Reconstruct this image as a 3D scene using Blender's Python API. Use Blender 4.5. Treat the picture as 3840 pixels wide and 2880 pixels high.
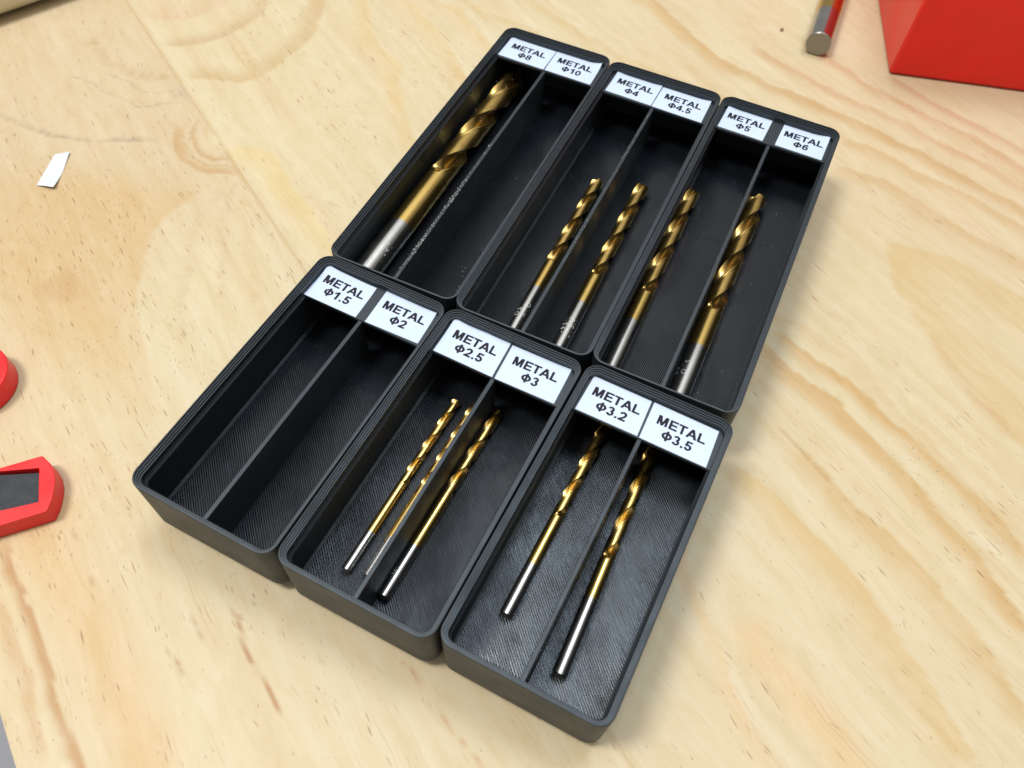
import bpy, math, random
import numpy as np
from mathutils import Matrix, Vector

random.seed(7)
MM = 0.001
scene = bpy.context.scene
for o in list(bpy.data.objects):
    bpy.data.objects.remove(o)
COL = scene.collection

# ------------------------------------------------------------------ camera
cam_d = bpy.data.cameras.new('camera')
cam = bpy.data.objects.new('camera', cam_d)
COL.objects.link(cam)
scene.camera = cam
F = Vector((-0.216923, 0.497146, -0.840113)).normalized()
Rt = Vector((0.890822, 0.452769, 0.037914)).normalized()
Up = Rt.cross(F)
CP = Vector((51.56, -35.70, 200.98)) * MM
m = Matrix.Identity(4)
for i in range(3):
    m[i][0] = Rt[i]; m[i][1] = Up[i]; m[i][2] = -F[i]; m[i][3] = CP[i]
cam.matrix_world = m
cam_d.sensor_width = 36.0
cam_d.lens = 0.77638 * 36.0
cam_d.clip_start = 0.005
cam_d.clip_end = 20.0
cam_d.dof.use_dof = True
cam_d.dof.focus_distance = 0.235
cam_d.dof.aperture_fstop = 19.0

# ------------------------------------------------------------------ room light
world = bpy.data.worlds.new('World')
scene.world = world
world.use_nodes = True
wn = world.node_tree.nodes
wn['Background'].inputs['Color'].default_value = (1.0, 0.985, 0.965, 1)
wn['Background'].inputs['Strength'].default_value = 0.34

def area(name, loc, size, power, color, target=(0, 0.09, 0.0)):
    d = bpy.data.lights.new(name, 'AREA')
    d.shape = 'RECTANGLE'; d.size, d.size_y = size
    d.energy = power; d.color = color
    o = bpy.data.objects.new(name, d)
    o.location = loc
    o.rotation_euler = (Vector(target) - Vector(loc)).to_track_quat('-Z', 'Y').to_euler()
    COL.objects.link(o)
    return o
area('ceiling_lamp', (-0.60, -0.34, 1.78), (0.30, 0.50), 26.5, (1.0, 0.985, 0.955))
area('ceiling_lamp_second', (0.07, 0.64, 1.85), (0.50, 0.46), 15.5, (0.74, 0.87, 1.0))
area('lit_ceiling', (-0.3, 0.55, 2.00), (2.8, 2.6), 22.0, (1.0, 0.985, 0.965), target=(-0.3, 0.55, 0))
scene.cycles.max_bounces = 6
scene.cycles.diffuse_bounces = 3
scene.cycles.glossy_bounces = 4

scene.view_settings.view_transform = 'Standard'
scene.view_settings.look = 'None'
scene.view_settings.exposure = 0.0
scene.view_settings.gamma = 1.0

# ------------------------------------------------------------------ helpers
def srgb(r, g, b):
    f = lambda c: c / 12.92 if c <= 0.04045 else ((c + 0.055) / 1.055) ** 2.4
    return np.array([f(r / 255), f(g / 255), f(b / 255)])

class MB:
    """collects verts (mm) and faces, builds one mesh"""
    def __init__(s): s.v = []; s.f = []; s.m = []
    def add(s, vs, fs, mat=0):
        o = len(s.v); s.v += [tuple(p) for p in vs]
        for f in fs: s.f.append([o + i for i in f]); s.m.append(mat)
        return s
    def box(s, x0, x1, y0, y1, z0, z1, mat=0):
        v = [(x, y, z) for z in (z0, z1) for y in (y0, y1) for x in (x0, x1)]
        return s.add(v, [(0, 2, 3, 1), (4, 5, 7, 6), (0, 1, 5, 4), (2, 6, 7, 3), (0, 4, 6, 2), (1, 3, 7, 5)], mat)
    def loft(s, rings, cap0=True, cap1=True, mats=None, capmat=0):
        n = len(rings[0]); o = len(s.v)
        for r in rings: s.v += [tuple(p) for p in r]
        for k in range(len(rings) - 1):
            for i in range(n):
                j = (i + 1) % n
                s.f.append([o + k * n + i, o + k * n + j, o + (k + 1) * n + j, o + (k + 1) * n + i])
                s.m.append(mats[k] if mats else 0)
        if cap0: s.f.append([o + i for i in range(n)][::-1]); s.m.append(capmat)
        if cap1: s.f.append([o + (len(rings) - 1) * n + i for i in range(n)]); s.m.append(capmat)
        return s
    def build(s, name, mats, parent=None, sharp=30, smooth=True):
        me = bpy.data.meshes.new(name)
        me.from_pydata([(a * MM, b * MM, c * MM) for a, b, c in s.v], [], s.f)
        for mt in (mats if isinstance(mats, (list, tuple)) else [mats]): me.materials.append(mt)
        me.polygons.foreach_set('material_index', s.m)
        me.polygons.foreach_set('use_smooth', [smooth] * len(s.f))
        me.update()
        if smooth: me.set_sharp_from_angle(angle=math.radians(sharp))
        o = bpy.data.objects.new(name, me)
        COL.objects.link(o)
        if parent: o.parent = parent
        return o

def empty(name, loc=(0, 0, 0), rz=0):
    o = bpy.data.objects.new(name, None)
    o.empty_display_size = 0.01
    o.location = Vector(loc) * MM
    o.rotation_euler = (0, 0, rz)
    COL.objects.link(o)
    return o

def tag(o, label=None, cat=None, group=None, kind=None):
    if label: o['label'] = label
    if cat: o['category'] = cat
    if group: o['group'] = group
    if kind: o['kind'] = kind
    return o

# ------------------------------------------------------------------ materials
def mat(name):
    mt = bpy.data.materials.new(name); mt.use_nodes = True
    nt = mt.node_tree
    return mt, nt, nt.nodes['Principled BSDF']

def N(nt, typ, **kw):
    n = nt.nodes.new(typ)
    for k, v in kw.items(): setattr(n, k, v)
    return n

def math_node(nt, op, a, b=None, clamp=False):
    n = N(nt, 'ShaderNodeMath', operation=op); n.use_clamp = clamp
    for i, x in enumerate((a, b)):
        if x is None: continue
        if isinstance(x, (int, float)): n.inputs[i].default_value = x
        else: nt.links.new(x, n.inputs[i])
    return n.outputs[0]

def maprange(nt, v, a, b, c, d, smooth=False):
    n = N(nt, 'ShaderNodeMapRange')
    if smooth: n.interpolation_type = 'SMOOTHSTEP'
    nt.links.new(v, n.inputs[0])
    for i, x in enumerate((a, b, c, d)):
        if isinstance(x, (int, float)): n.inputs[1 + i].default_value = x
        else: nt.links.new(x, n.inputs[1 + i])
    return n.outputs[0]

def mapping(nt, vec, rot=0.0, scale=(1, 1, 1)):
    n = N(nt, 'ShaderNodeMapping')
    nt.links.new(vec, n.inputs[0])
    n.inputs['Rotation'].default_value = (0, 0, rot)
    n.inputs['Scale'].default_value = scale
    return n.outputs[0]

def noise(nt, vec, scale=1.0, detail=2.0, rough=0.5):
    n = N(nt, 'ShaderNodeTexNoise')
    nt.links.new(vec, n.inputs['Vector'])
    n.inputs['Scale'].default_value = scale
    n.inputs['Detail'].default_value = detail
    n.inputs['Roughness'].default_value = rough
    return n.outputs[0]

def bump(nt, h, dist, strength=1.0, normal=None):
    n = N(nt, 'ShaderNodeBump')
    n.inputs['Strength'].default_value = strength
    n.inputs['Distance'].default_value = dist
    nt.links.new(h, n.inputs['Height'])
    if normal: nt.links.new(normal, n.inputs['Normal'])
    return n.outputs[0]

def plastic_wall():
    mt, nt, b = mat('black_printed_plastic')
    tc = N(nt, 'ShaderNodeTexCoord').outputs['Object']
    b.inputs['Base Color'].default_value = (0.0078, 0.0092, 0.0108, 1)
    lay = noise(nt, mapping(nt, tc, 0, (26, 26, 2700)), 1.0, 1.0)
    big = noise(nt, tc, 120.0, 3.0)
    rg = maprange(nt, big, 0.3, 0.7, 0.50, 0.62)
    nt.links.new(rg, b.inputs['Roughness'])
    b.inputs['Specular IOR Level'].default_value = 0.76
    b.inputs['Specular Tint'].default_value = (0.84, 0.94, 1.0, 1)
    nrm = bump(nt, lay, 0.00009, 0.6)
    nt.links.new(nrm, b.inputs['Normal'])
    return mt

def plastic_floor():
    mt, nt, b = mat('black_printed_floor')
    tc = N(nt, 'ShaderNodeTexCoord').outputs['Object']
    b.inputs['Base Color'].default_value = (0.0055, 0.0066, 0.0088, 1)
    r = mapping(nt, tc, math.radians(45), (1, 1, 1))
    wob = noise(nt, mapping(nt, r, 0, (60, 700, 1)), 1.0, 2.0)
    sx = N(nt, 'ShaderNodeSeparateXYZ'); nt.links.new(r, sx.inputs[0])
    ph = math_node(nt, 'MULTIPLY', sx.outputs[1], 1000.0 / 0.60 * 2 * math.pi)
    ph = math_node(nt, 'ADD', ph, math_node(nt, 'MULTIPLY', wob, 1.2))
    w = math_node(nt, 'SINE', ph)
    brk = noise(nt, mapping(nt, r, 0, (120, 1500, 1)), 1.0, 2.0, 0.6)
    amp = maprange(nt, noise(nt, mapping(nt, tc, 0.2, (70, 45, 1)), 1.0, 3.0), 0.36, 0.62, 0.24, 0.5, True)
    h = math_node(nt, 'ADD', math_node(nt, 'MULTIPLY', w, amp), math_node(nt, 'MULTIPLY', brk, .55))
    patch = noise(nt, mapping(nt, tc, 0.3, (90, 130, 1)), 1.0, 3.0, 0.6)
    rg = maprange(nt, patch, 0.26, 0.46, 0.34, 0.20, True)
    nt.links.new(rg, b.inputs['Roughness'])
    sp = maprange(nt, patch, 0.26, 0.44, 0.32, 0.50, True)
    nt.links.new(sp, b.inputs['Specular IOR Level'])
    b.inputs['Specular Tint'].default_value = (0.88, 0.95, 1.0, 1)
    nt.links.new(bump(nt, h, 0.000085, 1.0), b.inputs['Normal'])
    return mt

def simple(name, col, rough, metal=0.0, spec=0.5, noise_amt=0.0, nscale=400, bump_d=0.0, stretch=(1, 1, 1)):
    mt, nt, b = mat(name)
    b.inputs['Base Color'].default_value = (*col, 1)
    b.inputs['Roughness'].default_value = rough
    b.inputs['Metallic'].default_value = metal
    b.inputs['Specular IOR Level'].default_value = spec
    if noise_amt or bump_d:
        tc = N(nt, 'ShaderNodeTexCoord').outputs['Object']
        v = noise(nt, mapping(nt, tc, 0, stretch), nscale, 4.0)
        if noise_amt:
            nt.links.new(maprange(nt, v, 0.3, 0.7, max(rough - noise_amt, .02), rough + noise_amt), b.inputs['Roughness'])
            hs = N(nt, 'ShaderNodeHueSaturation'); hs.inputs['Color'].default_value = (*col, 1)
            nt.links.new(maprange(nt, v, 0.3, 0.7, 1 - noise_amt, 1 + noise_amt), hs.inputs['Value'])
            nt.links.new(hs.outputs[0], b.inputs['Base Color'])
        if bump_d: nt.links.new(bump(nt, v, bump_d, 1.0), b.inputs['Normal'])
    return mt

M_WALL = plastic_wall()
M_FLOOR = plastic_floor()
M_LABEL = simple('label_tape', (0.515, 0.59, 0.735), 0.42, spec=0.45)
M_INK = simple('label_ink', (0.014, 0.011, 0.016), 0.6, spec=0.2)
M_GOLD = simple('gold_coating', (0.61, 0.415, 0.125), 0.28, 1.0, noise_amt=0.03, nscale=90)
M_GOLDF = simple('gold_coating_flute', (0.60, 0.40, 0.125), 0.29, 1.0, noise_amt=0.05, nscale=250)
M_STEEL = simple('bare_steel', (0.47, 0.455, 0.43), 0.25, 1.0, noise_amt=0.03, nscale=120)
M_END = simple('steel_end', (0.30, 0.285, 0.26), 0.5, 1.0)
M_MARK = simple('etched_mark', (0.55, 0.54, 0.50), 0.6, 0.3)
M_RED = simple('red_plastic', (0.78, 0.020, 0.022), 0.38, spec=0.4, noise_amt=0.08, nscale=150, bump_d=0.00003)
M_REDBOX = simple('red_box_plastic', (0.95, 0.022, 0.012), 0.34, spec=0.3, noise_amt=0.06, nscale=60, bump_d=0.00004)
M_RUBBER = simple('black_rubber', (0.022, 0.024, 0.028), 0.7, noise_amt=0.12, nscale=500, bump_d=0.00008)
M_PAPER = simple('white_paper', (0.60, 0.605, 0.63), 0.6)
M_CREAM = simple('cream_plastic', (0.66, 0.60, 0.44), 0.42, noise_amt=0.05, nscale=80)
M_DUST = simple('pale_dust', (0.62, 0.60, 0.55), 0.8)
M_SAWD = simple('wood_dust', (0.34, 0.22, 0.12), 0.8)
M_FLOORG = simple('grey_floor', (0.36, 0.36, 0.38), 0.7, noise_amt=0.05, nscale=12)

# ------------------------------------------------------------------ the wooden bench top
def wood_material():
    mt, nt, b = mat('pine_panel')
    tc = N(nt, 'ShaderNodeTexCoord').outputs['Object']
    at = N(nt, 'ShaderNodeAttribute', attribute_name='wood')
    fl = N(nt, 'ShaderNodeAttribute', attribute_name='fleck')
    r0 = mapping(nt, tc, math.radians(30), (1000, 1000, 1000))      # mm, x along the grain
    warp = N(nt, 'ShaderNodeTexNoise'); nt.links.new(mapping(nt, r0, 0, (.03, .05, .05)), warp.inputs['Vector'])
    warp.inputs['Scale'].default_value = 1.0
    wv = N(nt, 'ShaderNodeVectorMath', operation='SCALE'); nt.links.new(warp.outputs[1], wv.inputs[0]); wv.inputs['Scale'].default_value = 7.0
    wa = N(nt, 'ShaderNodeVectorMath', operation='ADD'); nt.links.new(r0, wa.inputs[0]); nt.links.new(wv.outputs[0], wa.inputs[1])
    r = wa.outputs[0]
    fib = noise(nt, mapping(nt, r, 0, (.05, 1.5, 1)), 1.0, 4.0, 0.6)
    fib2 = noise(nt, mapping(nt, r, 0, (.02, .28, 1)), 1.0, 3.0, 0.55)
    mott = noise(nt, mapping(nt, r, 0, (.10, .22, 1)), 1.0, 4.0, 0.65)
    hs = N(nt, 'ShaderNodeHueSaturation')
    nt.links.new(at.outputs['Color'], hs.inputs['Color'])
    v = math_node(nt, 'ADD', maprange(nt, fib, .25, .75, -.030, .022), maprange(nt, fib2, .3, .7, -.035, .025))
    v = math_node(nt, 'ADD', v, maprange(nt, mott, .3, .7, -.025, .025))
    nt.links.new(math_node(nt, 'ADD', v, 1.0), hs.inputs['Value'])
    nt.links.new(math_node(nt, 'SUBTRACT', 1.0, math_node(nt, 'MULTIPLY', v, 1.6)), hs.inputs['Saturation'])
    col = hs.outputs[0]
    def dashes(col, sc, th0, th1, dens_mul, amt, colour):
        vo = N(nt, 'ShaderNodeTexVoronoi', feature='F1')
        nt.links.new(mapping(nt, r, 0, sc), vo.inputs['Vector'])
        vo.inputs['Scale'].default_value = 1.0
        sp = N(nt, 'ShaderNodeSeparateColor'); nt.links.new(vo.outputs['Color'], sp.inputs[0])
        dens = math_node(nt, 'MULTIPLY', fl.outputs['Fac'], dens_mul)
        gate = math_node(nt, 'LESS_THAN', sp.outputs[0], dens)
        rad = maprange(nt, sp.outputs[1], 0, 1, th0, th1)
        inner = math_node(nt, 'MULTIPLY', rad, 0.25)
        msk = maprange(nt, vo.outputs['Distance'], inner, rad, 1.0, 0.0, True)
        msk = math_node(nt, 'MULTIPLY', msk, gate)
        msk = math_node(nt, 'MULTIPLY', msk, maprange(nt, sp.outputs[2], 0, 1, amt * .35, amt))
        mx = N(nt, 'ShaderNodeMix', data_type='RGBA')
        nt.links.new(msk, mx.inputs[0]); nt.links.new(col, mx.inputs[6])
        mx.inputs[7].default_value = (*colour, 1)
        return mx.outputs[2]
    col = dashes(col, (.12, 1.0, 1), .14, .34, 1.0, .82, (.25, .12, .055))
    col = dashes(col, (.045, .78, 1), .10, .26, .75, .80, (.29, .135, .055))
    col = dashes(col, (.40, 1.5, 1), .16, .36, .55, .70, (.24, .14, .08))
    hair = noise(nt, mapping(nt, r, 0, (.016, 2.6, 1)), 1.0, 2.0, 0.5)
    hm = maprange(nt, hair, .60, .74, 0.0, .26, True)
    mx = N(nt, 'ShaderNodeMix', data_type='RGBA'); nt.links.new(hm, mx.inputs[0]); nt.links.new(col, mx.inputs[6]); mx.inputs[7].default_value = (.36, .21, .10, 1)
    col = mx.outputs[2]
    nt.links.new(col, b.inputs['Base Color'])
    nt.links.new(maprange(nt, fib, .3, .7, .44, .58), b.inputs['Roughness'])
    b.inputs['Specular IOR Level'].default_value = 0.32
    nt.links.new(bump(nt, fib, 0.00004, 0.4), b.inputs['Normal'])
    return mt
M_WOOD = wood_material()

def vnoise(x, y, seed):
    g = np.random.default_rng(seed).random((256, 256))
    xi = np.floor(x).astype(int); yi = np.floor(y).astype(int)
    fx = x - xi; fy = y - yi
    fx = fx * fx * (3 - 2 * fx); fy = fy * fy * (3 - 2 * fy)
    a = g[xi % 256, yi % 256]; b = g[(xi + 1) % 256, yi % 256]
    c = g[xi % 256, (yi + 1) % 256]; d = g[(xi + 1) % 256, (yi + 1) % 256]
    return (a * (1 - fx) + b * fx) * (1 - fy) + (c * (1 - fx) + d * fx) * fy

# growth lines of the boards, in mm on the bench top
GL = {
'a1':[[-198.5,160.3],[-190.8,165.1],[-184.3,171.5],[-179.6,180.3],[-177.7,190.6],[-178.0,201.6],[-180.1,208.5],[-185,220]],
'a2':[[-177.9,149.4],[-167.0,154.4],[-156.9,158.1],[-152.9,163.9],[-151.5,175.9],[-150.0,187.0],[-152.0,199.4],[-155.4,210.0],[-160.7,219.9],[-168,235]],
'a0':[[-219.5,170.8],[-208.3,174.3],[-200.2,181.4],[-195.9,191.0],[-194.7,199.9],[-197,212]],
'a3':[[-152,240],[-144.8,229.3],[-135.5,216.9],[-124.5,204.8],[-112.4,200.0],[-106.8,196.0],[-103.4,188.2],[-94.9,175.6],[-83.7,164.2],[-60,148]],
'a4':[[-140,246],[-129.1,238.5],[-119.8,234.1],[-109.3,225.9],[-95.3,217.2],[-85.8,206.7],[-70,196]],
'a5':[[-116.2,246.1],[-102.8,240.8],[-92.0,232.9],[-84.0,228.3],[-70,222]],
'a6':[[-118,254],[-106.1,250.4],[-92.8,246.7],[-79.0,246.7],[-50,238],[-20,234],[20,232]],
'a7':[[-90,268],[-62,258],[-30,248],[0,246],[30,244],[60.3,245.4]],
'L1':[[-40,296],[-18,280],[4,267],[25.4,262.4],[49.1,258.7],[66.5,256.4],[86.3,251.7],[105.4,246.3],[117.7,242.5],[129.2,238.6],[160,226]],
'L2':[[60.3,245.4],[75.9,242.7],[94.9,238.4],[113.1,235.2],[130.4,229.3],[160,214]],
'L3':[[60.9,228.2],[73.1,228.1],[85.3,227.2],[98.2,221.3],[110.3,217.2],[132.6,212.3],[160,202]],
'L0':[[12,284],[42.8,272.4],[70.3,267.5],[90.3,262.4],[109.5,257.6],[127.6,250.9],[160,238]],
'L00':[[30,300],[60.3,282.5],[88.1,274.2],[107.5,270.0],[126.3,261.0],[160,248]],
'L4':[[66,292],[90,284],[112,277],[140,268]],
'L000':[[-60,300],[-24.8,284.1],[-1.7,268.8],[12.2,260.8]],
'V1':[[86.3,196.1],[91.8,186.5],[96.5,177.1],[103.0,169.1],[112.3,160.9],[121.2,153.2],[132.4,143.3],[150,128]],
'V2':[[160,187],[134.9,194.2],[124.5,197.2],[116.0,199.8],[107.5,201.8],[96.8,199.3],[86.3,196.1]],
'V3':[[58,150],[63.1,147.3],[70.8,148.6],[79.5,146.0],[88.2,142.2],[94.2,138.6],[120,122],[150,104]],
'V4':[[60,128],[80,124],[100,114],[125,103],[150,90]],
'c1':[[65.3,89.8],[79.5,86.8],[93.6,79.3],[105.4,73.0],[117.0,65.0],[132.0,52.4],[144.1,39.6]],
'c2':[[82.1,105.1],[101.9,92.7],[111.8,88.9],[125.1,82.5],[136.3,73.0],[148.3,62.1],[156.1,55.4]],
'c3':[[60.8,134.9],[73.8,129.1],[87.5,124.3],[98.2,117.5],[110.4,111.1],[122.6,102.8],[134.0,95.0],[145.2,84.8],[153.4,78.3]],
'c4':[[64.7,143.7],[78.2,135.7],[90.6,133.1],[103.4,127.0],[115.5,121.2],[127.3,114.8],[138.6,108.0],[149.7,98.5]],
'c0':[[62,61],[65.3,57.1],[70.1,50.6],[76.8,42.4],[81.6,36.6],[87.3,30.2],[91.4,25.7],[110,8]],
'c6':[[67.8,112.7],[75.1,108.9],[87.9,100.1],[98.9,93.7],[109.2,88.3],[112.6,85.3]],
'c7':[[111.0,164.4],[120.9,152.5],[129.5,145.0],[142.2,137.3]],
'c5':[[82.2,48.7],[90.9,41.4],[104.7,33.4],[111.5,30.4],[117.6,26.0],[135,12]],
'pale':[[-124.8,116.7],[-129.6,111.5],[-134.4,91.0],[-132.8,81.9],[-129.3,72.7],[-121.8,59.3],[-116.3,52.3],[-104.8,42.2],[-85,26]],
'k1':[[-153.4,133.5],[-148.8,126.9],[-141.2,123.1],[-136.2,124.1]],
'k2':[[-158.8,134.3],[-154.8,125.3],[-147.0,118.9],[-138.3,117.7],[-131.8,120.9]],
'k3':[[-161.4,130.9],[-156.5,122.5],[-148.7,116.2],[-139.5,114.4],[-128.8,118.7]],
'k4':[[-162.5,126.5],[-156.2,117.3],[-147.6,111.6],[-137.6,110.4],[-125.7,117.1]],
'p1':[[-123.9,116.4],[-124.7,110.1],[-120.8,100.2],[-113.6,88.8],[-102.2,73.5],[-88,60]],
'p2':[[-126.0,108.5],[-125.0,96.3],[-120.7,84.9],[-115.8,76.6],[-108.0,62.2],[-95,50]],
'p3':[[-118.2,109.7],[-105.7,93.2],[-94.4,81.3],[-83.0,70.5]],
'gA':[[-218.7,129.2],[-203.6,128.4],[-191.1,127.5],[-181.3,127.4],[-171.8,133.4],[-167.3,136.5]],
'gB':[[-207.1,135.9],[-192.9,136.9],[-185.6,135.2],[-179.1,137.2],[-171.3,143.4]],
'gC':[[-240,97],[-220.8,98.2],[-204.9,98.7],[-190.5,100.5],[-181.8,103.9],[-174.6,109.0],[-166.7,113.4],[-162.4,117.4]],
'gD':[[-228.5,149.9],[-212.9,142.4],[-198.7,140.7],[-187.6,142.3],[-178.7,147.5]],
'y1':[[-139.5,126.2],[-130.0,129.5],[-121.5,130.2],[-110.1,122.5],[-93.3,113.8],[-77.0,105.0],[-40,82]],
'o1':[[-100,-10],[-91.4,-15.3],[-78.4,-23.0],[-69.5,-25.8],[-53.4,-32.3],[-43.8,-37.6],[-20,-52]],
'o2':[[-95,-22],[-78.6,-32.4],[-68.1,-37.8],[-57.5,-44.7],[-49.6,-48.4],[-40.4,-53.1],[-25,-64]],
'o3':[[-90,-32],[-81.4,-37.3],[-73.8,-40.8],[-66.0,-45.0],[-61.5,-48.0],[-45,-58]],
'o4':[[-34,-9],[-27.1,-13.4],[-20.2,-17.5],[-13.7,-21.2],[-7.9,-24.2],[-3.8,-27.5]],
'o5':[[-41.0,-15.4],[-33.2,-19.6]],
'o6':[[-81.5,-12.6],[-73.4,-16.6],[-66.1,-21.2]],
'o7':[[-40.9,-24.9],[-35.9,-26.9],[-31.8,-28.9]],
'n1':[[8,0],[20,-3.5],[40,-12],[60,-24]],
'knot2':[[-149.9,52.2],[-143,47.5],[-136.1,42.2]],
}
# name: (fade width left, fade width right, strength, colour)
TAN = (213, 176, 122); PINK = (228, 190, 150); GREY = (197, 175, 148); OCH = (232, 196, 138); BRN = (176, 120, 76)
GS = {
'a0':(12, 1.2, .36, (230, 198, 164)), 'a1':(6, 1.2, .50, (220, 190, 150)), 'a2':(7, 1.5, .50, (221, 192, 148)), 'a3':(1.5, 7, .40, (234, 204, 154)),
'a4':(1.2, 6, .38, (233, 202, 152)), 'a5':(1.2, 5, .36, (233, 202, 152)), 'a6':(1.2, 4, .35, (225, 196, 148)), 'a7':(1, 4, .30, (225, 196, 148)),
'L1':(1.2, 5, .62, (219, 184, 137)), 'L2':(1.0, 5, .45, (222, 188, 142)), 'L3':(1.2, 6, .42, (222, 190, 145)), 'L0':(1.2, 4, .48, (223, 186, 146)),
'L00':(1.2, 4, .48, (223, 184, 146)), 'L4':(1.2, 4, .42, (222, 180, 145)), 'L000':(1.2, 5, .42, (224, 192, 144)),
'V1':(16, 1.2, .36, (226, 196, 144)), 'V2':(16, 1.5, .36, (226, 196, 144)), 'V3':(1, 4, .28, (226, 194, 148)), 'V4':(1, 4, .25, (226, 194, 148)),
'c1':(.8, 8, .46, (228, 195, 142)), 'c2':(0.8, 6, .50, (223, 189, 137)), 'c3':(0.8, 5, .66, (221, 183, 130)), 'c4':(0.8, 4.5, .66, (221, 183, 130)),
'c6':(.5, .9, .34, (205, 165, 118)), 'c7':(1.0, 3, .36, (222, 186, 140)),
'c0':(.8, 3, .30, (236, 200, 150)), 'c5':(5, 5, .30, (238, 200, 148)),
'k1':(1.4, .8, .62, (222, 188, 142)), 'k2':(1.7, .7, .62, (214, 180, 136)), 'k3':(1.5, .7, .60, (216, 182, 138)), 'k4':(3.2, .9, .62, (217, 181, 137)),
'p1':(2.5, 1.2, .34, (222, 194, 156)), 'p2':(2.0, 2.0, .30, (220, 194, 158)), 'p3':(2.5, 2.5, .28, (226, 194, 148)),
'gA':(1.6, .7, .45, GREY), 'gB':(1.6, .7, .40, GREY), 'gC':(2.0, 1.0, .48, GREY), 'gD':(4, 2, .35, (212, 180, 138)),
'y1':(1.0, 8, .34, (238, 210, 152)),
'o1':(8, 7, .30, (232, 192, 140)), 'o2':(.7, 2.2, .60, (206, 160, 112)), 'o3':(1.5, 2.5, .36, (216, 174, 126)), 'o4':(.8, .9, .50, (190, 134, 88)),
'o5':(.7, .8, .60, BRN), 'o6':(.5, .8, .62, BRN), 'o7':(.5, .7, .60, BRN), 'n1':(.5, 1.0, .30, (210, 150, 105)), 'knot2':(9, 8, .15, (205, 160, 112)),
}

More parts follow.
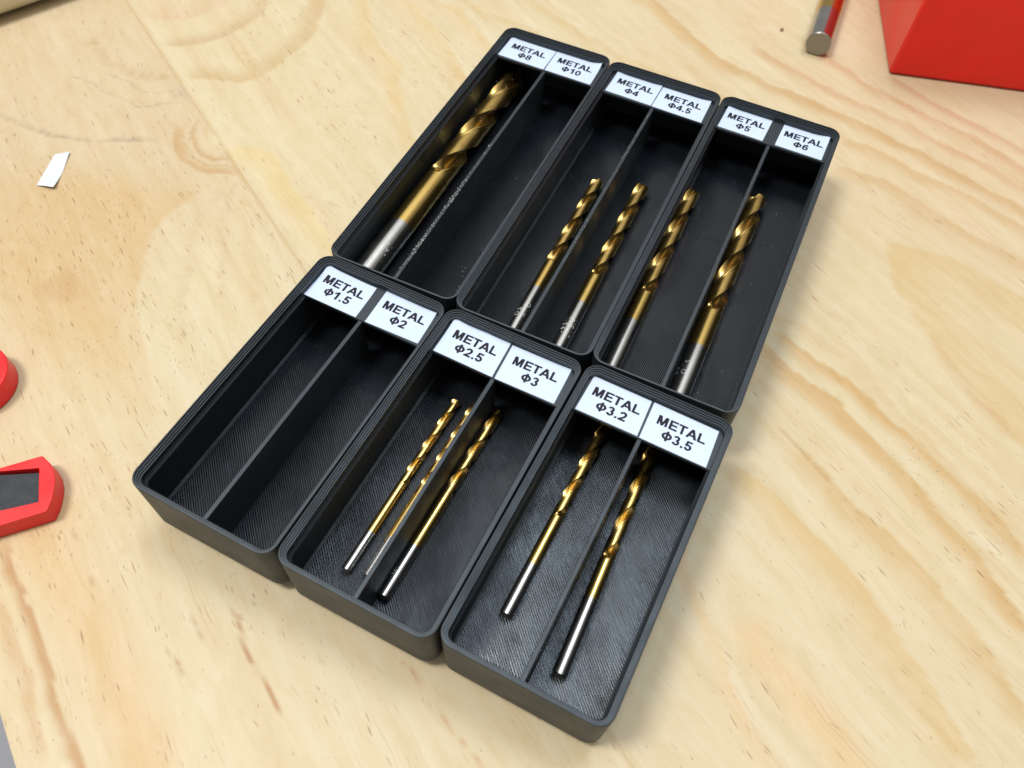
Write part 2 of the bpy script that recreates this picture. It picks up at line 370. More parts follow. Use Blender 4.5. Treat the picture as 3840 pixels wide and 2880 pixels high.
def wood_field(x, y):
    s = x * math.cos(math.radians(30)) - y * math.sin(math.radians(30))
    t = x * math.sin(math.radians(30)) + y * math.cos(math.radians(30))
    n1 = vnoise(s / 60 + 40, t / 9 + 30, 1); n2 = vnoise(s / 35 + 10, t / 22 + 80, 2); n3 = vnoise(s / 110 + 70, t / 3.2 + 90, 3)
    wx = (vnoise(x / 9 + 50, y / 9 + 50, 5) - .5) * 2.0 + (vnoise(x / 2.6 + 150, y / 2.6 + 150, 6) - .5) * .6
    wy = (vnoise(x / 9 + 90, y / 9 + 20, 7) - .5) * 2.0 + (vnoise(x / 2.6 + 20, y / 2.6 + 90, 8) - .5) * .6
    X = x + wx; Y = y + wy
    pale = srgb(234, 216, 181); warm = srgb(233, 208, 165); pink = srgb(229, 201, 165); tan = srgb(222, 187, 140)
    col = np.repeat(pale[None], len(x), 0)
    def mix(c, k):
        nonlocal col
        col = col + (np.asarray(c)[None] - col) * np.clip(k, 0, 1)[:, None]
    mix(warm, n1 * .40); mix(pink, np.clip(n2 - .25, 0, 1) * .40)
    mix(tan, np.clip((n3 - .54) * 3.5, 0, 1) * (.08 + .20 * n1))
    mix(srgb(238, 222, 188), np.clip((.38 - n3) * 3.0, 0, 1) * .35)
    b1 = (t < 38.4)
    # the edge board: pinker at its far end, tan between the knot and the long pale zone
    mix(srgb(224, 196, 161), b1 * np.clip((-s - 120) / 60, 0, 1) * .55)
    mix(srgb(232, 198, 150), b1 * np.clip(1 - np.abs(s + 70) / 60, 0, 1) * np.clip((-t - 20) / 40, 0, 1) * .55)
    left = np.zeros(len(x))
    fleck = .015 + .95 * vnoise(s / 34 + 5, t / 11 + 60, 12) ** 3.6
    # reach of the tan zone left of the pale line
    P = np.array(GL['pale']); py = np.interp(Y, P[::-1, 1], P[::-1, 0])
    zone = np.clip((py - X) / 1.5, 0, 1) * b1 * np.clip((Y - 15) / 30, 0, 1) * np.clip((104 + (X + 150) * .30 - Y) / 14, 0, 1) * np.clip(1 - (py - X - 46) / 30, 0, 1)
    mix(srgb(224, 186, 134), zone * (.42 + .50 * n1))
    fleck += zone * .55 + b1 * .12 + np.clip((x - 62) / 10, 0, 1) * np.clip((130 - y) / 40, 0, 1) * .09 + np.clip(1 - np.hypot(x + 65, (y + 10) * 1.4) / 45, 0, 1) * .15
    fleck -= np.clip((t - 140) / 60, 0, 1) * .14
    for k, (wl, wr, st, c) in GS.items():
        p = np.array(GL[k]); best = np.full(len(x), 1e9); side = np.zeros(len(x)); along = np.zeros(len(x))
        L = np.r_[0, np.cumsum(np.hypot(*np.diff(p, axis=0).T))]
        for i in range(len(p) - 1):
            a = p[i]; d = p[i + 1] - a; l2 = d @ d
            u = np.clip(((X - a[0]) * d[0] + (Y - a[1]) * d[1]) / l2, 0, 1)
            dx = X - a[0] - u * d[0]; dy = Y - a[1] - u * d[1]
            q = np.hypot(dx, dy); hit = q < best
            best = np.where(hit, q, best)
            side = np.where(hit, np.sign(d[0] * dy - d[1] * dx), side)
            along = np.where(hit, L[i] + u * math.sqrt(l2), along)
        w = np.where(side > 0, wl, wr)
        sharp = w <= 1.6
        g = np.where(sharp, np.clip(1.15 - best / (w * .55), 0, 1), np.clip(1.25 - best / (w * 1.25), 0, 1) ** 1.2)
        g = g * g * (3 - 2 * g) * .6 + g * .4
        ends = np.clip(along / 5, 0, 1) * np.clip((L[-1] - along) / 5, 0, 1)
        if k in ('a0', 'a1', 'a2', 'y1', 'a3'): g = g * (t > 38.3)
        if k[0] in 'kpg' or k == 'pale': g = g * b1
        if k[0] in 'gp': ends = ends * (.25 + 1.2 * vnoise(along / 1.3 + 3, best / 3 + len(k) * 5.0, 31) ** 1.5)
        vari = .80 + .40 * vnoise(along / 14 + 7, best * 0 + hash(k[0]) % 3 + len(k) * 9.0, 21)
        mix(srgb(*c), g * min(st * (1.75 if k[0] == 'k' else 1.65), .95) * ends * vari)
    # glue line between the two boards
    mix(srgb(214, 180, 132), np.exp(-((t - 38.2) / .7) ** 2) * .55)
    mix(srgb(200, 178, 152), b1 * np.exp(-(((x + 171) / 7) ** 2 + ((y - 143) / 4) ** 2)) * .5)
    mix(srgb(238, 220, 182), b1 * np.clip(1.3 - np.hypot(x + 143, y - 127) / 6.5, 0, 1) * .7)
    # centre of the small knot
    mix(srgb(190, 150, 95), b1 * np.exp(-((x + 141.5) ** 2 + (y - 125.5) ** 2) / 1.2) * .5)
    return col * np.array([.668, .672, .640]), np.clip(fleck, 0, .95)

ANG = math.radians(-30)
def board(name, s0, s1, t0, t1, step, parent, dens_s=None):
    ns = int((s1 - s0) / step) + 1; ntt = int((t1 - t0) / step) + 1
    ss = np.linspace(s0, s1, ns)
    tt = np.concatenate([[t0, t0 + .12], np.linspace(t0 + .5, t1 - .5, ntt), [t1 - .12, t1]])
    zz = np.concatenate([[-.02, -.005], np.zeros(ntt), [-.005, -.02]])
    Sg, Tg = np.meshgrid(ss, tt, indexing='ij'); Zg = np.repeat(zz[None], ns, 0)
    x = (Sg * math.cos(ANG) - Tg * math.sin(ANG)).ravel(); y = (Sg * math.sin(ANG) + Tg * math.cos(ANG)).ravel()
    n0, n1 = Sg.shape
    idx = np.arange(n0 * n1).reshape(n0, n1)
    quads = np.stack([idx[:-1, :-1], idx[1:, :-1], idx[1:, 1:], idx[:-1, 1:]], -1).reshape(-1, 4)
    co = np.stack([x, y, Zg.ravel()], 1)
    # skirt down to the underside
    loop = np.concatenate([idx[:, 0], idx[-1, 1:], idx[-2::-1, -1], idx[0, -2:0:-1]])
    base = len(co)
    low = co[loop].copy(); low[:, 2] = -18.0
    co = np.concatenate([co, low])
    k = len(loop); i = np.arange(k); j = (i + 1) % k
    sk = np.stack([loop[j], loop[i], base + i, base + j], -1)
    faces = np.concatenate([quads, sk])
    me = bpy.data.meshes.new(name)
    me.vertices.add(len(co)); me.vertices.foreach_set('co', (co * MM).ravel())
    me.loops.add(faces.size); me.loops.foreach_set('vertex_index', faces.ravel().astype(np.int32))
    me.polygons.add(len(faces)); me.polygons.foreach_set('loop_start', np.arange(0, faces.size, 4, dtype=np.int32))
    me.update(calc_edges=True)
    me.polygons.foreach_set('use_smooth', [True] * len(faces))
    me.set_sharp_from_angle(angle=math.radians(50))
    c, fk = wood_field(co[:, 0], co[:, 1])
    a = me.attributes.new('wood', 'FLOAT_COLOR', 'POINT')
    a.data.foreach_set('color', np.concatenate([c, np.ones((len(c), 1))], 1).ravel())
    a = me.attributes.new('fleck', 'FLOAT', 'POINT'); a.data.foreach_set('value', fk)
    me.materials.append(M_WOOD)
    o = bpy.data.objects.new(name, me); COL.objects.link(o); o.parent = parent
    return o

bench = empty('workbench_top')
tag(bench, kind='structure')
board('board', -420, 120, -79.0, 38.395, 1.0, bench)
board('board', -330, 150, 38.405, 470, 1.15, bench)

fl = MB(); fl.add([(-1500, -1500, -760), (1500, -1500, -760), (1500, 1500, -760), (-1500, 1500, -760)], [(0, 1, 2, 3)])
tag(fl.build('floor', M_FLOORG), kind='structure')

# ------------------------------------------------------------------ text
_txt = {}
def text_mesh(body, offset):
    k = (body, offset)
    if k in _txt: return _txt[k]
    cu = bpy.data.curves.new('text', 'FONT'); cu.body = body; cu.size = 1.0; cu.offset = offset; cu.resolution_u = 3
    ob = bpy.data.objects.new('text', cu); COL.objects.link(ob)
    dg = bpy.context.evaluated_depsgraph_get()
    me = bpy.data.meshes.new_from_object(ob.evaluated_get(dg))
    v = np.array([p.co[:] for p in me.vertices]); f = [tuple(p.vertices) for p in me.polygons]
    bpy.data.objects.remove(ob); bpy.data.curves.remove(cu); bpy.data.meshes.remove(me)
    _txt[k] = (v, f)
    return v, f

def _rect(a, b, c, d): return [(a, b), (c, b), (c, d), (a, d)]
def _arc(cx, cy, rx, ry, a0, a1, n=14): return [(cx + rx * math.cos(math.radians(a0 + (a1 - a0) * i / n)), cy + ry * math.sin(math.radians(a0 + (a1 - a0) * i / n))) for i in range(n + 1)]
def _ring(cx, cy, rx, ry, ix, iy, n=24):
    o = _arc(cx, cy, rx, ry, 0, 360, n); i = _arc(cx, cy, ix, iy, 0, 360, n)
    return [[o[k], o[k + 1], i[k + 1], i[k]] for k in range(n)]
def _stroke(p, w):
    out = []
    L = []; Rr = []
    for k in range(len(p)):
        a = np.array(p[max(k - 1, 0)]); b = np.array(p[min(k + 1, len(p) - 1)]); d = b - a; d = d / np.hypot(*d)
        nn = np.array((-d[1], d[0])) * w / 2
        L.append(tuple(np.array(p[k]) + nn)); Rr.append(tuple(np.array(p[k]) - nn))
    return [[L[k], Rr[k], Rr[k + 1], L[k + 1]] for k in range(len(p) - 1)]
GLYPH = {   # advance, list of pieces; each piece is a list of polygons, cap height 1
 'M': (1.163, [[_rect(.10, 0, .29, 1)], [_rect(.87, 0, 1.06, 1)], [[(.10, 1), (.38, 1), (.66, 0), (.49, 0)]], [[(1.06, 1), (.78, 1), (.50, 0), (.67, 0)]]]),
 'E': (.93, [[_rect(.10, 0, .30, 1)], [_rect(.10, .83, .86, 1)], [_rect(.10, .42, .80, .59)], [_rect(.10, 0, .88, .17)]]),
 'T': (.853, [[_rect(.03, .83, .82, 1)], [_rect(.325, 0, .525, 1)]]),
 'A': (1.008, [[[(0, 0), (.22, 0), (.61, 1), (.39, 1)]], [[(1.01, 0), (.79, 0), (.40, 1), (.62, 1)]], [_rect(.25, .22, .76, .39)]]),
 'L': (.853, [[_rect(.10, 0, .30, 1)], [_rect(.10, 0, .82, .17)]]),
 '\u03a6': (1.08, [_ring(.53, .5, .47, .38, .27, .21), [_rect(.435, -.03, .625, 1.03)]]),
 '0': (.777, [_ring(.39, .5, .34, .51, .15, .34)]),
 '1': (.777, [[_rect(.36, 0, .56, 1)], [[(.10, .62), (.10, .80), (.42, 1.0), (.42, .76)]]]),
 '2': (.777, [_stroke(_arc(.385, .70, .235, .21, 175, -25, 14) + [(.53, .47), (.40, .33), (.24, .19), (.13, .07)], .185), [_rect(.05, 0, .71, .175)]]),
 '3': (.777, [_stroke(_arc(.37, .725, .20, .19, 165, -85, 14), .18), _stroke(_arc(.37, .295, .235, .21, 88, -168, 16), .18)]),
 '4': (.777, [[_rect(.44, 0, .63, 1)], [_rect(.02, .21, .75, .38)], [[(.02, .38), (.22, .38), (.62, 1), (.44, 1)]]]),
 '5': (.777, [[_rect(.15, .83, .68, 1)], [[(.08, .45), (.27, .45), (.32, 1), (.16, 1)]], _stroke(_arc(.37, .325, .235, .24, 128, -168, 18), .18)]),
 '6': (.777, [_ring(.39, .325, .33, .335, .15, .165), _stroke([(.64, .74), (.57, .87), (.42, .92), (.27, .84), (.18, .66), (.155, .45), (.16, .30)], .18)]),
 '8': (.777, [_ring(.39, .735, .30, .275, .13, .125), _ring(.39, .285, .335, .295, .155, .145)]),
 '.': (.388, [[_rect(.10, 0, .29, .19)]]),
}
def set_line(body):
    x = 0; out = []; k = 0
    for ch_ in body:
        adv, pieces = GLYPH[ch_]
        for pc_ in pieces:
            for dx, dy in ((-.022, -.014), (.022, .014)):
                for poly in pc_: out.append(([(px + x + dx, py + dy) for px, py in poly], k))
                k += 1
        x += adv
    return out, x

# ------------------------------------------------------------------ storage bins
RIM = 25.4; FLOOR_Z = 6.5; SHELF = 22.0; WID = 41.5
def rr(w, l, r, inset, z, n=7):
    """rounded rectangle, x centred, y from 0 to l"""
    r = max(r - inset, 0.25); pts = []
    for cx, cy, a0 in ((w / 2 - inset - r, l - inset - r, 0), (-(w / 2 - inset - r), l - inset - r, 90),
                       (-(w / 2 - inset - r), inset + r, 180), (w / 2 - inset - r, inset + r, 270)):
        for i in range(n):
            a = math.radians(a0 + 90 * i / (n - 1))
            pts.append((cx + r * math.cos(a), cy + r * math.sin(a), z))
    return pts

def make_bin(L, units, loc, rz, label, labels):
    root = empty('storage_bin', loc, rz)
    tag(root, label, 'storage bin', 'black divided bins of drill bits')
    prof = [(0.0, 4.75), (0.0, 12.0), (0.0, RIM - .18), (0.10, RIM - .05), (0.22, RIM), (0.46, RIM)]
    i, z = 0.46, RIM
    for k in range(3):
        z -= .55; prof.append((i + .01, z)); i += .36; prof.append((i, z - .03))
    prof += [(i, 22.1), (i + .25, 21.75), (i + .28, 21.55), (2.2, 21.2), (2.24, 20.4), (1.25, 18.9)]
    zc = FLOOR_Z + .75; ii = 1.2
    prof.append((ii, zc))
    for k in range(3):
        prof.append((ii + .14, zc - .04)); prof.append((ii + .17, zc - .25)); ii += .17; zc -= .25
    prof.append((ii + .08, FLOOR_Z - .01))
    b = MB()
    rings = [rr(WID, L, 3.9, q, z) for q, z in prof]
    b.loft(rings, True, False)
    n = len(rings[0]); o = len(b.v) - n
    b.f.append([o + i for i in range(n)]); b.m.append(1)
    b.build('body', [M_WALL, M_FLOOR], root, sharp=25)
    for k in range(units):
        f = MB()
        cy = k * 42.0
        pr = [(2.95, 0.0), (2.15, .8), (2.15, 2.6), (0.02, 4.74)]
        f.loft([[(x, y + cy, z) for x, y, z in rr(WID, 41.5, 3.9, q, z)] for q, z in pr])
        f.build('foot', M_WALL, root)
    yf = L - 14.1
    d = MB(); d.box(-.6, .6, 1.6, yf + .6, FLOOR_Z - .3, SHELF - .35)
    dv = d.build('divider', M_WALL, root, smooth=False)
    bv = dv.modifiers.new('bevel', 'BEVEL'); bv.width = .00018; bv.segments = 2
    s = MB(); w = WID / 2 - 1.55
    pts = [(yf, SHELF - .95), (yf, SHELF - .12), (yf + .12, SHELF), (L - 1.4, SHELF), (L - 1.4, SHELF - 9), (L - 2.2, SHELF - 9)]
    s.loft([[(x, y, z) for y, z in pts] for x in (-w, w)])
    s.build('label_shelf', M_WALL, root, smooth=False)
    for txt, quad, curl in labels:
        make_label(root, txt, quad, curl, L)
    return root

def make_label(root, txt, quad, curl, L):
    tl, tr, br, bl = [np.array([a, c + L]) for a, c in quad]
    nx, ny = 16, 8; mb = MB(); vs = []
    def P(u, v):
        p = (1 - v) * ((1 - u) * tl + u * tr) + v * ((1 - u) * bl + u * br)
        z = SHELF + .05
        for (cu, cv, hgt, rad) in curl:
            dd = math.hypot((u - cu) * 1.35, v - cv)
            z += hgt * max(0, 1 - dd / rad) ** 2
        return (p[0], p[1], z)
    top = [[P(i / nx, j / ny) for i in range(nx + 1)] for j in range(ny + 1)]
    for j in range(ny + 1): vs += top[j]
    o = len(vs)
    for j in range(ny + 1): vs += [(x, y, z - .04) for x, y, z in top[j]]
    q = []; W = nx + 1
    for j in range(ny):
        for i in range(nx):
            a = j * W + i
            q.append((a, a + W, a + W + 1, a + 1)); q.append((o + a, o + a + 1, o + a + W + 1, o + a + W))
    rim = [i for i in range(W)] + [j * W + nx for j in range(1, ny + 1)] + [ny * W + i for i in range(nx - 1, -1, -1)] + [j * W for j in range(ny - 1, 0, -1)]
    for a, c in zip(rim, rim[1:] + rim[:1]): q.append((a, c, o + c, o + a))
    mb.add(vs, q)
    lab = mb.build('label', M_LABEL, root, sharp=40)
    tag(lab, 'white printed label reading METAL \u03a6' + txt)
    # printing
    ink = MB()
    wl = np.linalg.norm(tr - tl); hl = np.linalg.norm(bl - tl)
    sc_ = 2.84
    for body, base in (('METAL', 5.75), ('\u03a6' + txt, 9.6)):
        polys, adv = set_line(body)
        for poly, k in polys:
            # cut long edges so that the print follows the curl of the tape
            p_ = []
            for px, py in poly:
                X = (px - adv / 2) * sc_; Y = py * sc_
                q_ = P(.5 + X / wl, (base - Y) / hl)
                p_.append((q_[0], q_[1], q_[2] + .03 + .003 * (k % 8)))
            ar = sum(p_[i][0] * p_[(i + 1) % len(p_)][1] - p_[(i + 1) % len(p_)][0] * p_[i][1] for i in range(len(p_)))
            ink.add(p_, [tuple(range(len(p_)))] if ar > 0 else [tuple(range(len(p_)))[::-1]])
    ink.build('lettering', M_INK, lab, smooth=False)

def Q(a, b, c, d): return (a, b, c, d)
CUR_R = [(1.0, 0.0, 1.0, .55)]; CUR_L = [(0.0, 0.0, 0.8, .5)]
TR = math.radians
make_bin(83.5, 2, (-42.06, -0.45, 0), TR(-.26), 'empty bin labelled \u03a61.5 and \u03a62 at the near left of the six',
    [('1.5', Q((-18.9, -1.75), (-2.0, -2.25), (-1.7, -13.9), (-19.1, -13.95)), [(0, 0, .7, .45), (1, 0, .25, .4)]),
     ('2', Q((.95, -1.65), (17.6, -1.75), (18.2, -13.3), (1.4, -13.9)), [(1, 0, .35, .4)])])
make_bin(83.5, 2, (0, 0, 0), 0, 'bin labelled \u03a62.5 and \u03a63 holding three thin drill bits',
    [('2.5', Q((-18.6, -1.65), (-.95, -1.6), (-.45, -13.9), (-18.7, -13.75)), [(0, 0, .7, .5), (.6, 0, .2, .5)]),
     ('3', Q((-.25, -1.8), (17.6, -1.6), (17.9, -13.6), (.35, -13.95)), [(1, 0, .3, .4)])])
make_bin(83.5, 2, (41.88, 1.40, 0), TR(-.19), 'bin labelled \u03a63.2 and \u03a63.5 at the near right with glossy streaked floor',
    [('3.2', Q((-18.3, -1.85), (-1.5, -1.9), (-1.0, -13.6), (-18.6, -13.75)), []),
     ('3.5', Q((-.75, -1.85), (17.5, -2.1), (18.0, -13.8), (-.35, -13.75)), [])])
make_bin(125.5, 3, (-41.42, 83.91, 0), TR(1.97), 'long bin labelled \u03a68 and \u03a610 holding one thick drill bit',
    [('8', Q((-18.5, -1.6), (-.45, -1.75), (-.55, -13.6), (-18.9, -13.3)), [(0, 0, .3, .4)]),
     ('10', Q((-.2, -1.5), (17.5, -1.3), (17.7, -13.7), (-.1, -13.5)), [(1, 0, 1.2, .4)])])
make_bin(125.5, 3, (-.01, 84.47, 0), TR(1.78), 'long bin labelled \u03a64 and \u03a64.5 in the middle of the far row',
    [('4', Q((-17.8, -1.5), (-.7, -1.5), (-.85, -13.5), (-18.2, -13.2)), [(0, 0, .4, .4), (1, 0, .3, .3)]),
     ('4.5', Q((-.3, -1.7), (17.6, -1.7), (17.7, -13.9), (-.55, -13.6)), [(1, 0, .5, .4)])])
make_bin(125.5, 3, (41.49, 86.20, 0), TR(1.64), 'long bin labelled \u03a65 and \u03a66 at the far right',
    [('5', Q((-18.1, -1.6), (-2.1, -1.6), (-2.5, -13.5), (-18.5, -13.3)), [(0, 0, .5, .4)]),
     ('6', Q((2.1, -1.6), (18.0, -1.5), (17.9, -13.5), (1.8, -13.4)), CUR_R)])

# ------------------------------------------------------------------ twist drill bits
def drill(dia, length, flute_len, steel_len, near, tip, zbase, roll, label, marks=None, group='gold coated twist drill bits'):
    near = Vector((near[0], near[1], 0)); tip = Vector((tip[0], tip[1], 0)); d = (tip - near).normalized()
    root = empty('drill_bit', (near.x, near.y, zbase), math.atan2(d.y, d.x) - math.pi / 2)
    tag(root, label, 'drill bit', group)
    dia *= 1.05
    R = dia / 2
    na = 44
    def ring(y, rad): return [(rad * math.sin(2 * math.pi * i / na), y, R + rad * math.cos(2 * math.pi * i / na)) for i in range(na)]
    ch = min(.35, R * .18)
    st = MB(); st.loft([ring(0, R - ch), ring(ch, R), ring(steel_len, R)], True, True, None, 1)
    shank = st.build('shank', [M_STEEL, M_END], root, sharp=35)
    y0 = length - flute_len
    g = MB(); g.loft([ring(steel_len + .001, R + .012), ring(y0, R + .012)], True, True)
    g.build('gold_shank', M_GOLD, root, sharp=35)
    pitch = (5.75 if dia > 7 else 6.15) * dia; nc = 80; rings = []
    coneh = R * math.tan(math.radians(31))
    ys = list(np.arange(y0, length - coneh, dia * .085)) + list(np.linspace(length - coneh, length - .02, 9))
    rc = .20 * R; LAND = 1.86
    for y in ys:
        depth = min(1, max(0, (y - y0) / (.75 * dia))); depth = depth * depth * (3 - 2 * depth)
        tw = -2 * math.pi * (length - y) / pitch + roll
        lim = 1e9 if y < length - coneh else max(.02, (length - y) / coneh * R)
        pts = []
        for i in range(nc):
            a = 2 * math.pi * i / nc; ph = a % math.pi
            if ph < LAND:
                r = R if ph < .22 else R * .97
                if depth < .05: r = R
            else:
                u = (ph - LAND) / (math.pi - LAND)
                dp = math.sin(math.pi * u) ** .55
                r = R * .97 - (R * .97 - rc) * dp * depth
            r = min(r, lim)
            # right-hand helix seen from the tip
            pts.append((r * math.sin(a + tw), y, R + r * math.cos(a + tw)))
        rings.append(pts)
    f = MB(); f.loft(rings, True, True)
    f.build('flutes', M_GOLDF, root, sharp=38)
    if marks:
        e = MB()
        for body, u0, ang, h in marks:
            v, fc = text_mesh(body, -.006)
            mn, mx = v.min(0), v.max(0); k = h / (mx[1] - mn[1])
            pts = []
            for px, py, _ in v:
                uu = u0 + (px - mn[0]) * k; vv = (py - mn[1]) * k
                a = ang - vv / R
                pts.append(((R + .018) * math.sin(a), uu, R + (R + .018) * math.cos(a)))
            e.add(pts, fc)
        e.build('etched_marking', M_MARK, shank, smooth=False)
    return root

Z = FLOOR_Z
drill(2.5, 57, 30, 11.5, (-9.75, 9.5), (-9.5, 66.4), Z, .4, 'thin gold drill bit nearest the left wall of the near middle bin')
drill(2.5, 57, 30, 11.5, (-4.25, 10.6), (-4.25, 67.4), Z, 1.5, 'thin gold drill bit half hidden by the divider of the near middle bin')
drill(3.0, 61, 30, 15.0, (2.05, 8.0), (2.65, 69.0), Z, 2.2, 'slim gold drill bit alone right of the divider in the near middle bin', [('\u00b7 3.0 \u00b7', 5, -.1, .9)])
drill(3.2, 65, 36, 14.6, (30.65, 17.8), (31.2, 82.6), Z, 2.35, 'gold drill bit left of the divider in the near right bin')
drill(3.5, 70, 39, 20.2, (48.2, 11.0), (45.6, 81.0), Z, 1.57, 'gold drill bit right of the divider in the near right bin, nearest the camera')
drill(4.0, 75, 43, 20.8, (-6.45, 92.3), (-9.7, 167.1), Z, 0.45, 'gold drill bit with etched shank, partly hidden left of the middle far divider', [('O S I', 7.5, -.25, 1.5), ('A 7 O', 8.0, .75, 1.5)])
drill(4.5, 80, 47, 21.3, (8.45, 92.5), (4.95, 172.4), Z, 1.03, 'gold drill bit with etched shank, fully seen right of the middle far divider', [('- 9 S N', 7.5, -.2, 1.6), ('L 1 5 M', 7.0, .8, 1.6)])
drill(5.0, 86, 52, 22.3, (25.1, 92.5), (21.2, 178.4), Z, 1.22, 'gold drill bit against the left wall of the far right bin')
drill(6.0, 93, 57, 21.8, (46.0, 92.8), (42.2, 186.0), Z, 0.12, 'stout gold drill bit along the divider in the far right bin', [('O 1 S', 9.5, -.1, 1.6), ('0 9 1', 9.5, -.9, 1.6)])
drill(8.0, 117, 66, 26.5, (-56.0, 87.0), (-59.2, 204.0), Z, 2.45, 'thickest drill bit inside a bin, dusty flutes, alone in the far left bin', [('- < 7', 11.5, .95, 1.8)])
drill(10.0, 133, 87, 20.5, (36.9, 289.6), (25.6, 422.0), 0.0, .5, 'thickest drill bit lying loose on the bench beside the red box')

# ------------------------------------------------------------------ other things on the bench
# red box at the far right
def bev(o, w, seg=3):
    b = o.modifiers.new('bevel', 'BEVEL'); b.width = w * MM; b.segments = seg; b.limit_method = 'ANGLE'; b.harden_normals = True; b.angle_limit = math.radians(40)
    o.data.polygons.foreach_set('use_smooth', [True] * len(o.data.polygons))
rb = empty('plastic_box', (67.6, 292.6, 0), math.radians(17.5))
tag(rb, 'bright red glossy plastic box cut off by the far right corner', 'box')
w_, d_, h_ = 150.0, 100.0, 72.0
b = MB()
def rect(i, z, n=0): return [(i, i, z), (w_ - i, i, z), (w_ - i, d_ - i, z), (i, d_ - i, z)]
b.loft([rect(.9, .5), rect(.0, 1.6), rect(-.2, h_), rect(2.2, h_), rect(2.6, 3.5)], True, True)
o = b.build('body', M_REDBOX, rb, smooth=False); bev(o, 1.1, 4)
b = MB(); b.loft([rect(1.6, 0.0), rect(1.4, .7)]); b.build('base_rim', M_REDBOX, rb, smooth=False)

# cream tube at the far left
tb = empty('tube', (0, 0, 0))
u = Vector((.400, .917, 0)).normalized(); nrm = Vector((u.y, -u.x, 0))
axp = nrm * -306.8; R = 11.0
tb.location = (axp + u * (axp * -1).dot(u)) * MM
tag(tb, 'cream round plastic tube at the far left corner', 'tube')
tb.rotation_euler = (0, 0, math.atan2(u.y, u.x) - math.pi / 2)
def cyl(name, rings, mtl, parent, sharp=35):
    mb = MB(); na = 64
    mb.loft([[(r * math.sin(2 * math.pi * i / na), y, R + r * math.cos(2 * math.pi * i / na)) for i in range(na)] for y, r in rings], False, False)
    f = mb.f; n = len(rings)
    return mb.build(name, mtl, parent, sharp)
cyl('pipe', [(-60, R - 2), (-60, R), (330, R), (330, R - 2), (-60, R - 2)], M_CREAM, tb)

# red clamp handles at the left edge
def extrude(name, outline, z0, z1, mtl, parent, w=.5):
    a = sum(outline[i][0] * outline[(i + 1) % len(outline)][1] - outline[(i + 1) % len(outline)][0] * outline[i][1] for i in range(len(outline)))
    if a < 0: outline = outline[::-1]
    mb = MB(); mb.loft([[(x, y, z0) for x, y in outline], [(x, y, z1) for x, y in outline]])
    o = mb.build(name, mtl, parent, smooth=False); bev(o, w); return o
ch = empty('clamp_handle', (-100, -10, 0))
tag(ch, 'red plastic handle end with a black rubber inlay at the left edge', 'handle')
ol = [(-99.8, -.8), (-96.7, -1.5), (-93.9, -2.8), (-91.6, -4.6), (-89.6, -7.2), (-88.1, -9.8), (-87.1, -12.4)]
dv = np.array((-.665, -.747)) * 55
out = [tuple(np.array(p)) for p in ol] + [(-87.1 - 36.6, -12.4 - 41.5), (-99.8 - 54, -.8 - 55)]
dirv = np.array((-7.4, -8.4)) / math.hypot(7.4, 8.4)
out = ol + [tuple(np.array(ol[-1]) + dirv * 60), tuple(np.array(ol[0]) + dirv * 60)]
loc = lambda P: [(x + 100, y + 10) for x, y in P]
ins_a, ins_b = np.array((-97.3, -4.7)), np.array((-91.0, -11.1))
d1 = np.array((-9.0, -5.3)) / math.hypot(9, 5.3); d2 = np.array((-6.9, -6.5)) / math.hypot(6.9, 6.5)
rec_a = np.array((-97.9, -4.0)); rec_b = np.array((-90.9, -11.4)); rd1 = np.array((-8.1, -6.0)) / math.hypot(8.1, 6.0)
# frame of the handle built as a ring round the recess
far = 46
rec_c = np.array((-106.2, -9.6))
inner = [tuple(rec_a), tuple(rec_b), tuple(rec_b + d2 * 30), tuple(rec_c + dirv * 22), tuple(rec_c)]
def ring_solid(name, outer, inner, z0, z1, mtl, parent):
    mb = MB(); n = len(outer)
    ang = lambda p, c: math.atan2(p[1] - c[1], p[0] - c[0])
    # resample inner to match outer
    inn = []
    c = np.mean(inner, 0)
    def hit(p):
        best = None; d = np.array(p) - c
        for i in range(len(inner)):
            a = np.array(inner[i]); e = np.array(inner[(i + 1) % len(inner)]) - a
            den = d[0] * e[1] - d[1] * e[0]
            if abs(den) < 1e-9: continue
            t = ((a - c)[0] * e[1] - (a - c)[1] * e[0]) / den; s = ((a - c)[0] * d[1] - (a - c)[1] * d[0]) / den
            if t > 0 and -1e-6 <= s <= 1 + 1e-6 and (best is None or t < best): best = t
        return tuple(c + d * best)
    inn = [hit(p) for p in outer]
    rings = [[(x, y, z0) for x, y in outer], [(x, y, z1) for x, y in outer], [(x, y, z1) for x, y in inn], [(x, y, z0 + 1.5) for x, y in inn]]
    mb.loft(rings, True, True)
    o = mb.build(name, mtl, parent, smooth=False); bev(o, .35); return o
# densify the outline so that the recess keeps its corners
def dens(P, inner):
    out = []
    c = np.mean(inner, 0)
    for i in range(len(P)):
        a, b = np.array(P[i]), np.array(P[(i + 1) % len(P)])
        pts = [(0, tuple(a))]
        for q in inner:
            d = np.array(q) - c; e = b - a
            den = d[0] * e[1] - d[1] * e[0]
            if abs(den) < 1e-9: continue
            t = ((a - c)[0] * e[1] - (a - c)[1] * e[0]) / den; s = ((a - c)[0] * d[1] - (a - c)[1] * d[0]) / den
            if t > 0 and 1e-3 < s < 1 - 1e-3: pts.append((s, tuple(a + s * e)))
        out += [p for _, p in sorted(pts)]
    return out
if sum(out[i][0] * out[(i + 1) % len(out)][1] - out[(i + 1) % len(out)][0] * out[i][1] for i in range(len(out))) < 0: out = out[::-1]
ring_solid('grip', loc(dens(out, inner)), loc(inner), 0, 6.0, M_RED, ch)
inl = [tuple(ins_a), tuple(ins_b), tuple(ins_b + d2 * 28), tuple(rec_c + dirv * 21 + np.array((.3, -.4))), tuple(rec_c + np.array((.3, -.4)))]
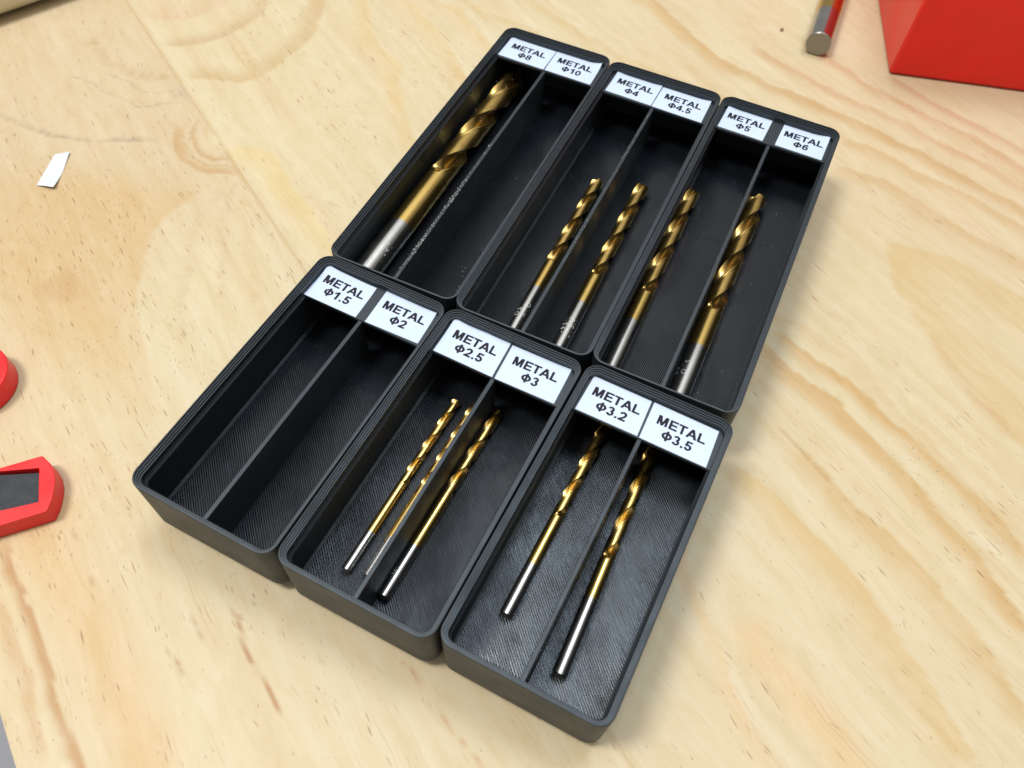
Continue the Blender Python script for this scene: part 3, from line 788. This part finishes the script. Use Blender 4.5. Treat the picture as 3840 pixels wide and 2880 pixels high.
extrude('inlay', loc(inl), .6, 5.1, M_RUBBER, ch, .3)

ch2 = empty('clamp_handle', (-140, 8, 0))
tag(ch2, 'rounded red plastic tip at the left edge, above the inlaid handle', 'handle')
pts = []
cx, cy, rr_ = -137.0, 8.0, 11.6
for i in range(25):
    a = math.radians(-40 + 130 * i / 24)
    pts.append((cx + rr_ * math.cos(a), cy + rr_ * math.sin(a) * 0.98))
pts += [(-190, cy + rr_ - 14), (-178, cy - rr_ - 22)]
extrude('tip', [(x + 140, y - 8) for x, y in pts], 0, 7.0, M_RED, ch2, .6)

# scrap of label tape on the bench
pc = empty('paper_scrap', (-183, 86.5, 0))
tag(pc, 'small curled scrap of white label tape lying on the wood', 'paper scrap')
TL, TRr, BR, BL = [np.array(p) for p in ((-188.9, 92.6), (-184.6, 95.7), (-175.9, 79.2), (-182.9, 77.8))]
mb = MB(); nx, ny = 8, 16; vs = []
for j in range(ny + 1):
    for i in range(nx + 1):
        uu, vv = i / nx, j / ny
        p = (1 - vv) * ((1 - uu) * TL + uu * TRr) + vv * ((1 - uu) * BL + uu * BR)
        z = .10 + 1.1 * max(0, .5 - vv) ** 1.3 * uu * 1.6 + 4.2 * max(0, vv - .5) ** 1.6 * (.25 + .75 * uu)
        if vv > .8 and uu < .38: z -= (vv - .8) * 3.0 * (.38 - uu) / .38 * .5
        vs.append((p[0] + 183, p[1] - 86.5, max(z, .08)))
o_ = len(vs); vs += [(x, y, z - .05) for x, y, z in vs]
W = nx + 1; q = []
for j in range(ny):
    for i in range(nx):
        a = j * W + i
        q.append((a, a + W, a + W + 1, a + 1)); q.append((o_ + a, o_ + a + 1, o_ + a + W + 1, o_ + a + W))
rim = list(range(W)) + [j * W + nx for j in range(1, ny + 1)] + [ny * W + i for i in range(nx - 1, -1, -1)] + [j * W for j in range(ny - 1, 0, -1)]
for a, c in zip(rim, rim[1:] + rim[:1]): q.append((a, c, o_ + c, o_ + a))
mb.add(vs, q); mb.build('strip', M_PAPER, pc, sharp=60)

# ------------------------------------------------------------------ dust and swarf
def crumbs(name, spots, mtl, label, cat):
    mb = MB()
    for (x, y, z, l, w) in spots:
        a = random.random() * math.pi
        dx, dy = math.cos(a) * l / 2, math.sin(a) * l / 2
        ex, ey = -math.sin(a) * w / 2, math.cos(a) * w / 2
        mb.add([(x - dx, y - dy, z), (x + ex, y + ey, z), (x + dx, y + dy, z + w * .3), (x - ex, y - ey, z), (x, y, z + w)],
               [(0, 1, 4), (1, 2, 4), (2, 3, 4), (3, 0, 4), (0, 3, 2, 1)])
    o = mb.build(name, mtl, None, smooth=False)
    tag(o, label, cat, kind='stuff')
sp = []
def tw(loc, rz, x, y):
    c, s = math.cos(rz), math.sin(rz); return loc[0] + c * x - s * y, loc[1] + s * x + c * y
B1 = ((-41.42, 83.91), TR(1.97)); B2 = ((-.01, 84.47), TR(1.78)); B3 = ((41.49, 86.2), TR(1.64))
for _ in range(150):
    y = random.choice((random.gauss(18, 5), random.gauss(38, 8), random.uniform(8, 70))); x = random.uniform(-.58, .58)
    if 4 < y < 110: sp.append((*tw(*B1, x, y), SHELF - .35, random.uniform(.15, .7), random.uniform(.10, .32)))
for _ in range(60):
    y = random.uniform(20, 108); sp.append((*tw(*B2, random.uniform(-.5, .5), y), SHELF - .35, random.uniform(.1, .45), random.uniform(.07, .2)))
for _ in range(30):
    y = random.uniform(8, 108); sp.append((*tw(*B3, random.uniform(-.5, .5), y), SHELF - .35, random.uniform(.1, .3), random.uniform(.06, .16)))
for _ in range(60):
    sp.append((*tw(*B1, random.gauss(14, 2.6), random.gauss(22, 14) if random.random() < .7 else random.uniform(6, 100)), FLOOR_Z, random.uniform(.15, .6), random.uniform(.08, .22)))
for _ in range(14):
    sp.append((*tw(*B3, random.uniform(4, 16), random.uniform(8, 100)), FLOOR_Z, random.uniform(.15, .7), random.uniform(.06, .14)))
for bb, n in ((B1, 20), (B2, 20), (B3, 26)):
    for _ in range(n):
        sp.append((*tw(*bb, random.choice((-1, 1)) * random.uniform(20.0, 20.5), random.uniform(4, 118)), RIM, random.uniform(.08, .3), random.uniform(.05, .13)))
for _ in range(70):
    yy = random.choice((random.gauss(108, 3.0), random.gauss(90, 2.0)))
    sp.append((*tw(*B1, -15.0 + random.uniform(-2.6, 2.6), yy), 12.6 + random.uniform(-.5, 1.2), random.uniform(.2, .8), random.uniform(.10, .35)))
sp = [q_ for q_ in sp if not (q_[2] == FLOOR_Z and q_[1] < 88)]
crumbs('swarf', sp, M_DUST, 'pale dust and swarf flecks on the far bins', 'dust')
sd = []
for _ in range(260):
    x, y = random.uniform(-240, 150), random.uniform(-60, 330)
    if -66 < x < 66 and -4 < y < 214: continue
    sd.append((x, y, .0, random.uniform(.15, .6), random.uniform(.08, .2)))
for _ in range(120):
    sd.append((random.gauss(114, 5), random.gauss(113, 6), 0, random.uniform(.2, .9), random.uniform(.06, .14)))
for _ in range(6): sd.append((19.9 + random.uniform(-.3, .3), 299.8 + random.uniform(-.3, .3), .1, 1.6, 1.4))
crumbs('sawdust', sd, M_SAWD, 'brown sawdust flecks scattered on the wooden bench top', 'sawdust')
